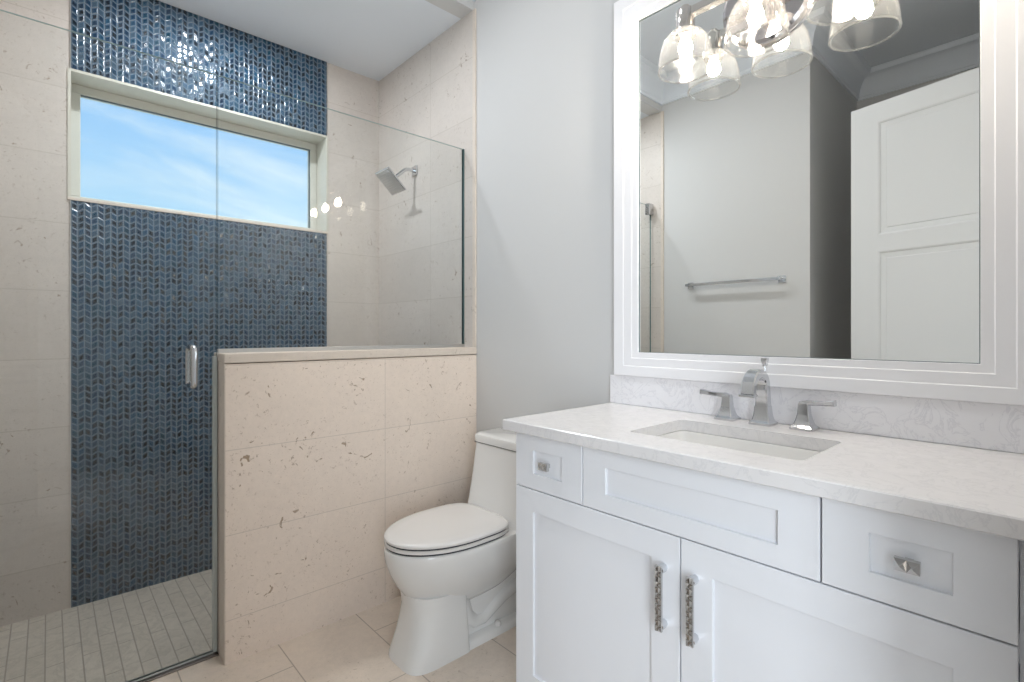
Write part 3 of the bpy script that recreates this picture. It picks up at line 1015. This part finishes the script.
def ovals(levels, name, mat, par):
    q = MB()
    q.loft([egg(SXF + i_, SXB - i_ * 0.5, SW - i_, z, pf=2.0, pb=4.4, mid=0.57, n=56) for z, i_ in levels])
    return q.build(name, mat, par, smooth=True, angle=40)


MB().loft([egg(SXF + 0.0045, SXB - 0.006, SW - 0.0055, z, pf=2.0, pb=4.4, mid=0.57, n=56) for z in (0.4085, 0.434)]).build('seat_gap', M['gap_dark'], to)  # solid dark oval, fills and darkens the gaps under seat and lid
ovals([(0.4140, 0.003), (0.4155, 0.0005), (0.4255, 0.0), (0.4275, 0.003)], 'seat', M['seat'], to)
ovals([(0.4330, 0.003), (0.4345, 0.0005), (0.442, 0.0), (0.4465, 0.004), (0.449, 0.014), (0.451, 0.05)], 'seat_lid', M['seat'], to)
MB().box(-0.258, -0.236, TY - 0.085, TY + 0.085, 0.409, 0.440, 0.005).build('hinge', M['seat'], to)

# ------------------------------------------------------------------ towel bar (seen in the mirror)
tb = thing('towel_bar', (XL, 1.51, 1.52), 'slim chrome towel bar on the wall opposite, seen in the mirror', 'towel bar')
for yy in (1.205, 1.815):
    b = MB().box(XL, XL + 0.008, yy - 0.022, yy + 0.022, 1.498, 1.542, 0.002)
    b.box(XL + 0.008, XL + 0.068, yy - 0.009, yy + 0.009, 1.511, 1.529, 0.002)
    b.build('post', M['chrome'], tb)
MB().box(XL + 0.048, XL + 0.066, 1.205, 1.815, 1.510, 1.530, 0.002).build('rail', M['chrome'], tb)

# ------------------------------------------------------------------ entry door, standing open (seen in the mirror)
A = Vector((-1.827, 0.841, 0.0))            # free edge of its visible face
Bq = Vector((-1.704, 0.285, 0.0))
dd = (Bq - A).normalized()
nn = Vector((-dd.y, dd.x, 0))               # towards the room
if nn.x < 0:
    nn = -nn
DW, DH, DT = 0.785, 2.451, 0.040
b = MB()


def dpt(s_, z, q):
    p = A + dd * s_ + nn * q
    return (p.x, p.y, z)


def panel_side(q0, sgn):
    zs_ = [0.012, 0.25, 1.632, 1.723, 2.345, DH]
    st = 0.137
    # stiles and rails as flat faces, panels sunk with a sloped moulding
    def quad(s0, s1, z0, z1):
        V = [b.b.verts.new(dpt(s_, z, q0)) for s_, z in ((s0, z0), (s1, z0), (s1, z1), (s0, z1))]
        b.b.faces.new(V)
    quad(0, st, zs_[0], DH)
    quad(DW - st, DW, zs_[0], DH)
    for z0, z1 in ((zs_[0], zs_[1]), (zs_[2], zs_[3]), (zs_[4], DH)):
        quad(st, DW - st, z0, z1)
    for z0, z1 in ((zs_[1], zs_[2]), (zs_[3], zs_[4])):
        rg = []
        for ins, dep in ((0, 0), (0.006, 0.004), (0.010, 0.010), (0.036, 0.0125), (0.040, 0.008), (0.046, 0.008)):
            rg.append([dpt(s_, z, q0 - sgn * dep) for s_, z in ((st + ins, z0 + ins), (DW - st - ins, z0 + ins), (DW - st - ins, z1 - ins), (st + ins, z1 - ins))])
        b.loft(rg, False, True)


panel_side(0.0, 1)
panel_side(-DT, -1)
for s_ in (0, DW):
    b.b.faces.new([b.b.verts.new(dpt(s_, z, q)) for z, q in ((0.012, 0), (0.012, -DT), (DH, -DT), (DH, 0))])
for z in (0.012, DH):
    b.b.faces.new([b.b.verts.new(dpt(s_, z, q)) for s_, q in ((0, 0), (DW, 0), (DW, -DT), (0, -DT))])
bmesh.ops.remove_doubles(b.b, verts=b.b.verts, dist=1e-5)
dr = b.build('door_1', M['door'])
struct(dr, 'tall white panelled entry door standing open, seen in the mirror', 'door')
q = MB()
hp = A + dd * 0.07 + Vector((0, 0, 0.95))
q.tube([hp, hp + nn * 0.012], 0.027, 24)
q.tube([hp + nn * 0.010, hp + nn * 0.05], 0.009, 14)
q.tube([hp + nn * 0.048 - dd * 0.008, hp + nn * 0.050 + dd * 0.10], [0.010, 0.008], 14)
q.build('door_handle', M['nickel'], dr, smooth=True)

# ------------------------------------------------------------------ recessed ceiling lights, unseen and added for fill
for lx, ly, lz, lw_, lc_, place in ((-0.86, 1.32, ZC, CAN_FILL_W, CANC, 'before the vanity corner'), (-0.86, 1.78, ZC, CAN_FILL_W, CANC, 'before the toilet'), (-1.00, 2.50, ZS, SHW_FILL_W, (0.90, 0.95, 1.0), 'over the shower')):
    dl = thing('fill_downlight', (lx, ly, lz), 'unseen ceiling light added for fill ' + place, 'ceiling light')
    MB().lathe([(0.055, 0.0), (0.058, -0.004), (0.082, -0.006), (0.086, -0.002), (0.086, 0.0)], (lx, ly, lz), 'z', 40).build('trim_ring', M['trim'], dl, smooth=True)
    MB().lathe([(0.0, -0.002), (0.054, -0.002)], (lx, ly, lz), 'z', 40).build('lens', M['lens'], dl)
    ld = bpy.data.lights.new('fill_downlight_lamp', 'AREA')
    ld.shape = 'DISK'
    ld.size = 0.11
    ld.energy = lw_
    ld.color = lc_
    lo = bpy.data.objects.new('fill_downlight_lamp', ld)
    COL.objects.link(lo)
    lo.parent = dl
    lo.location = (0, 0, -0.008)
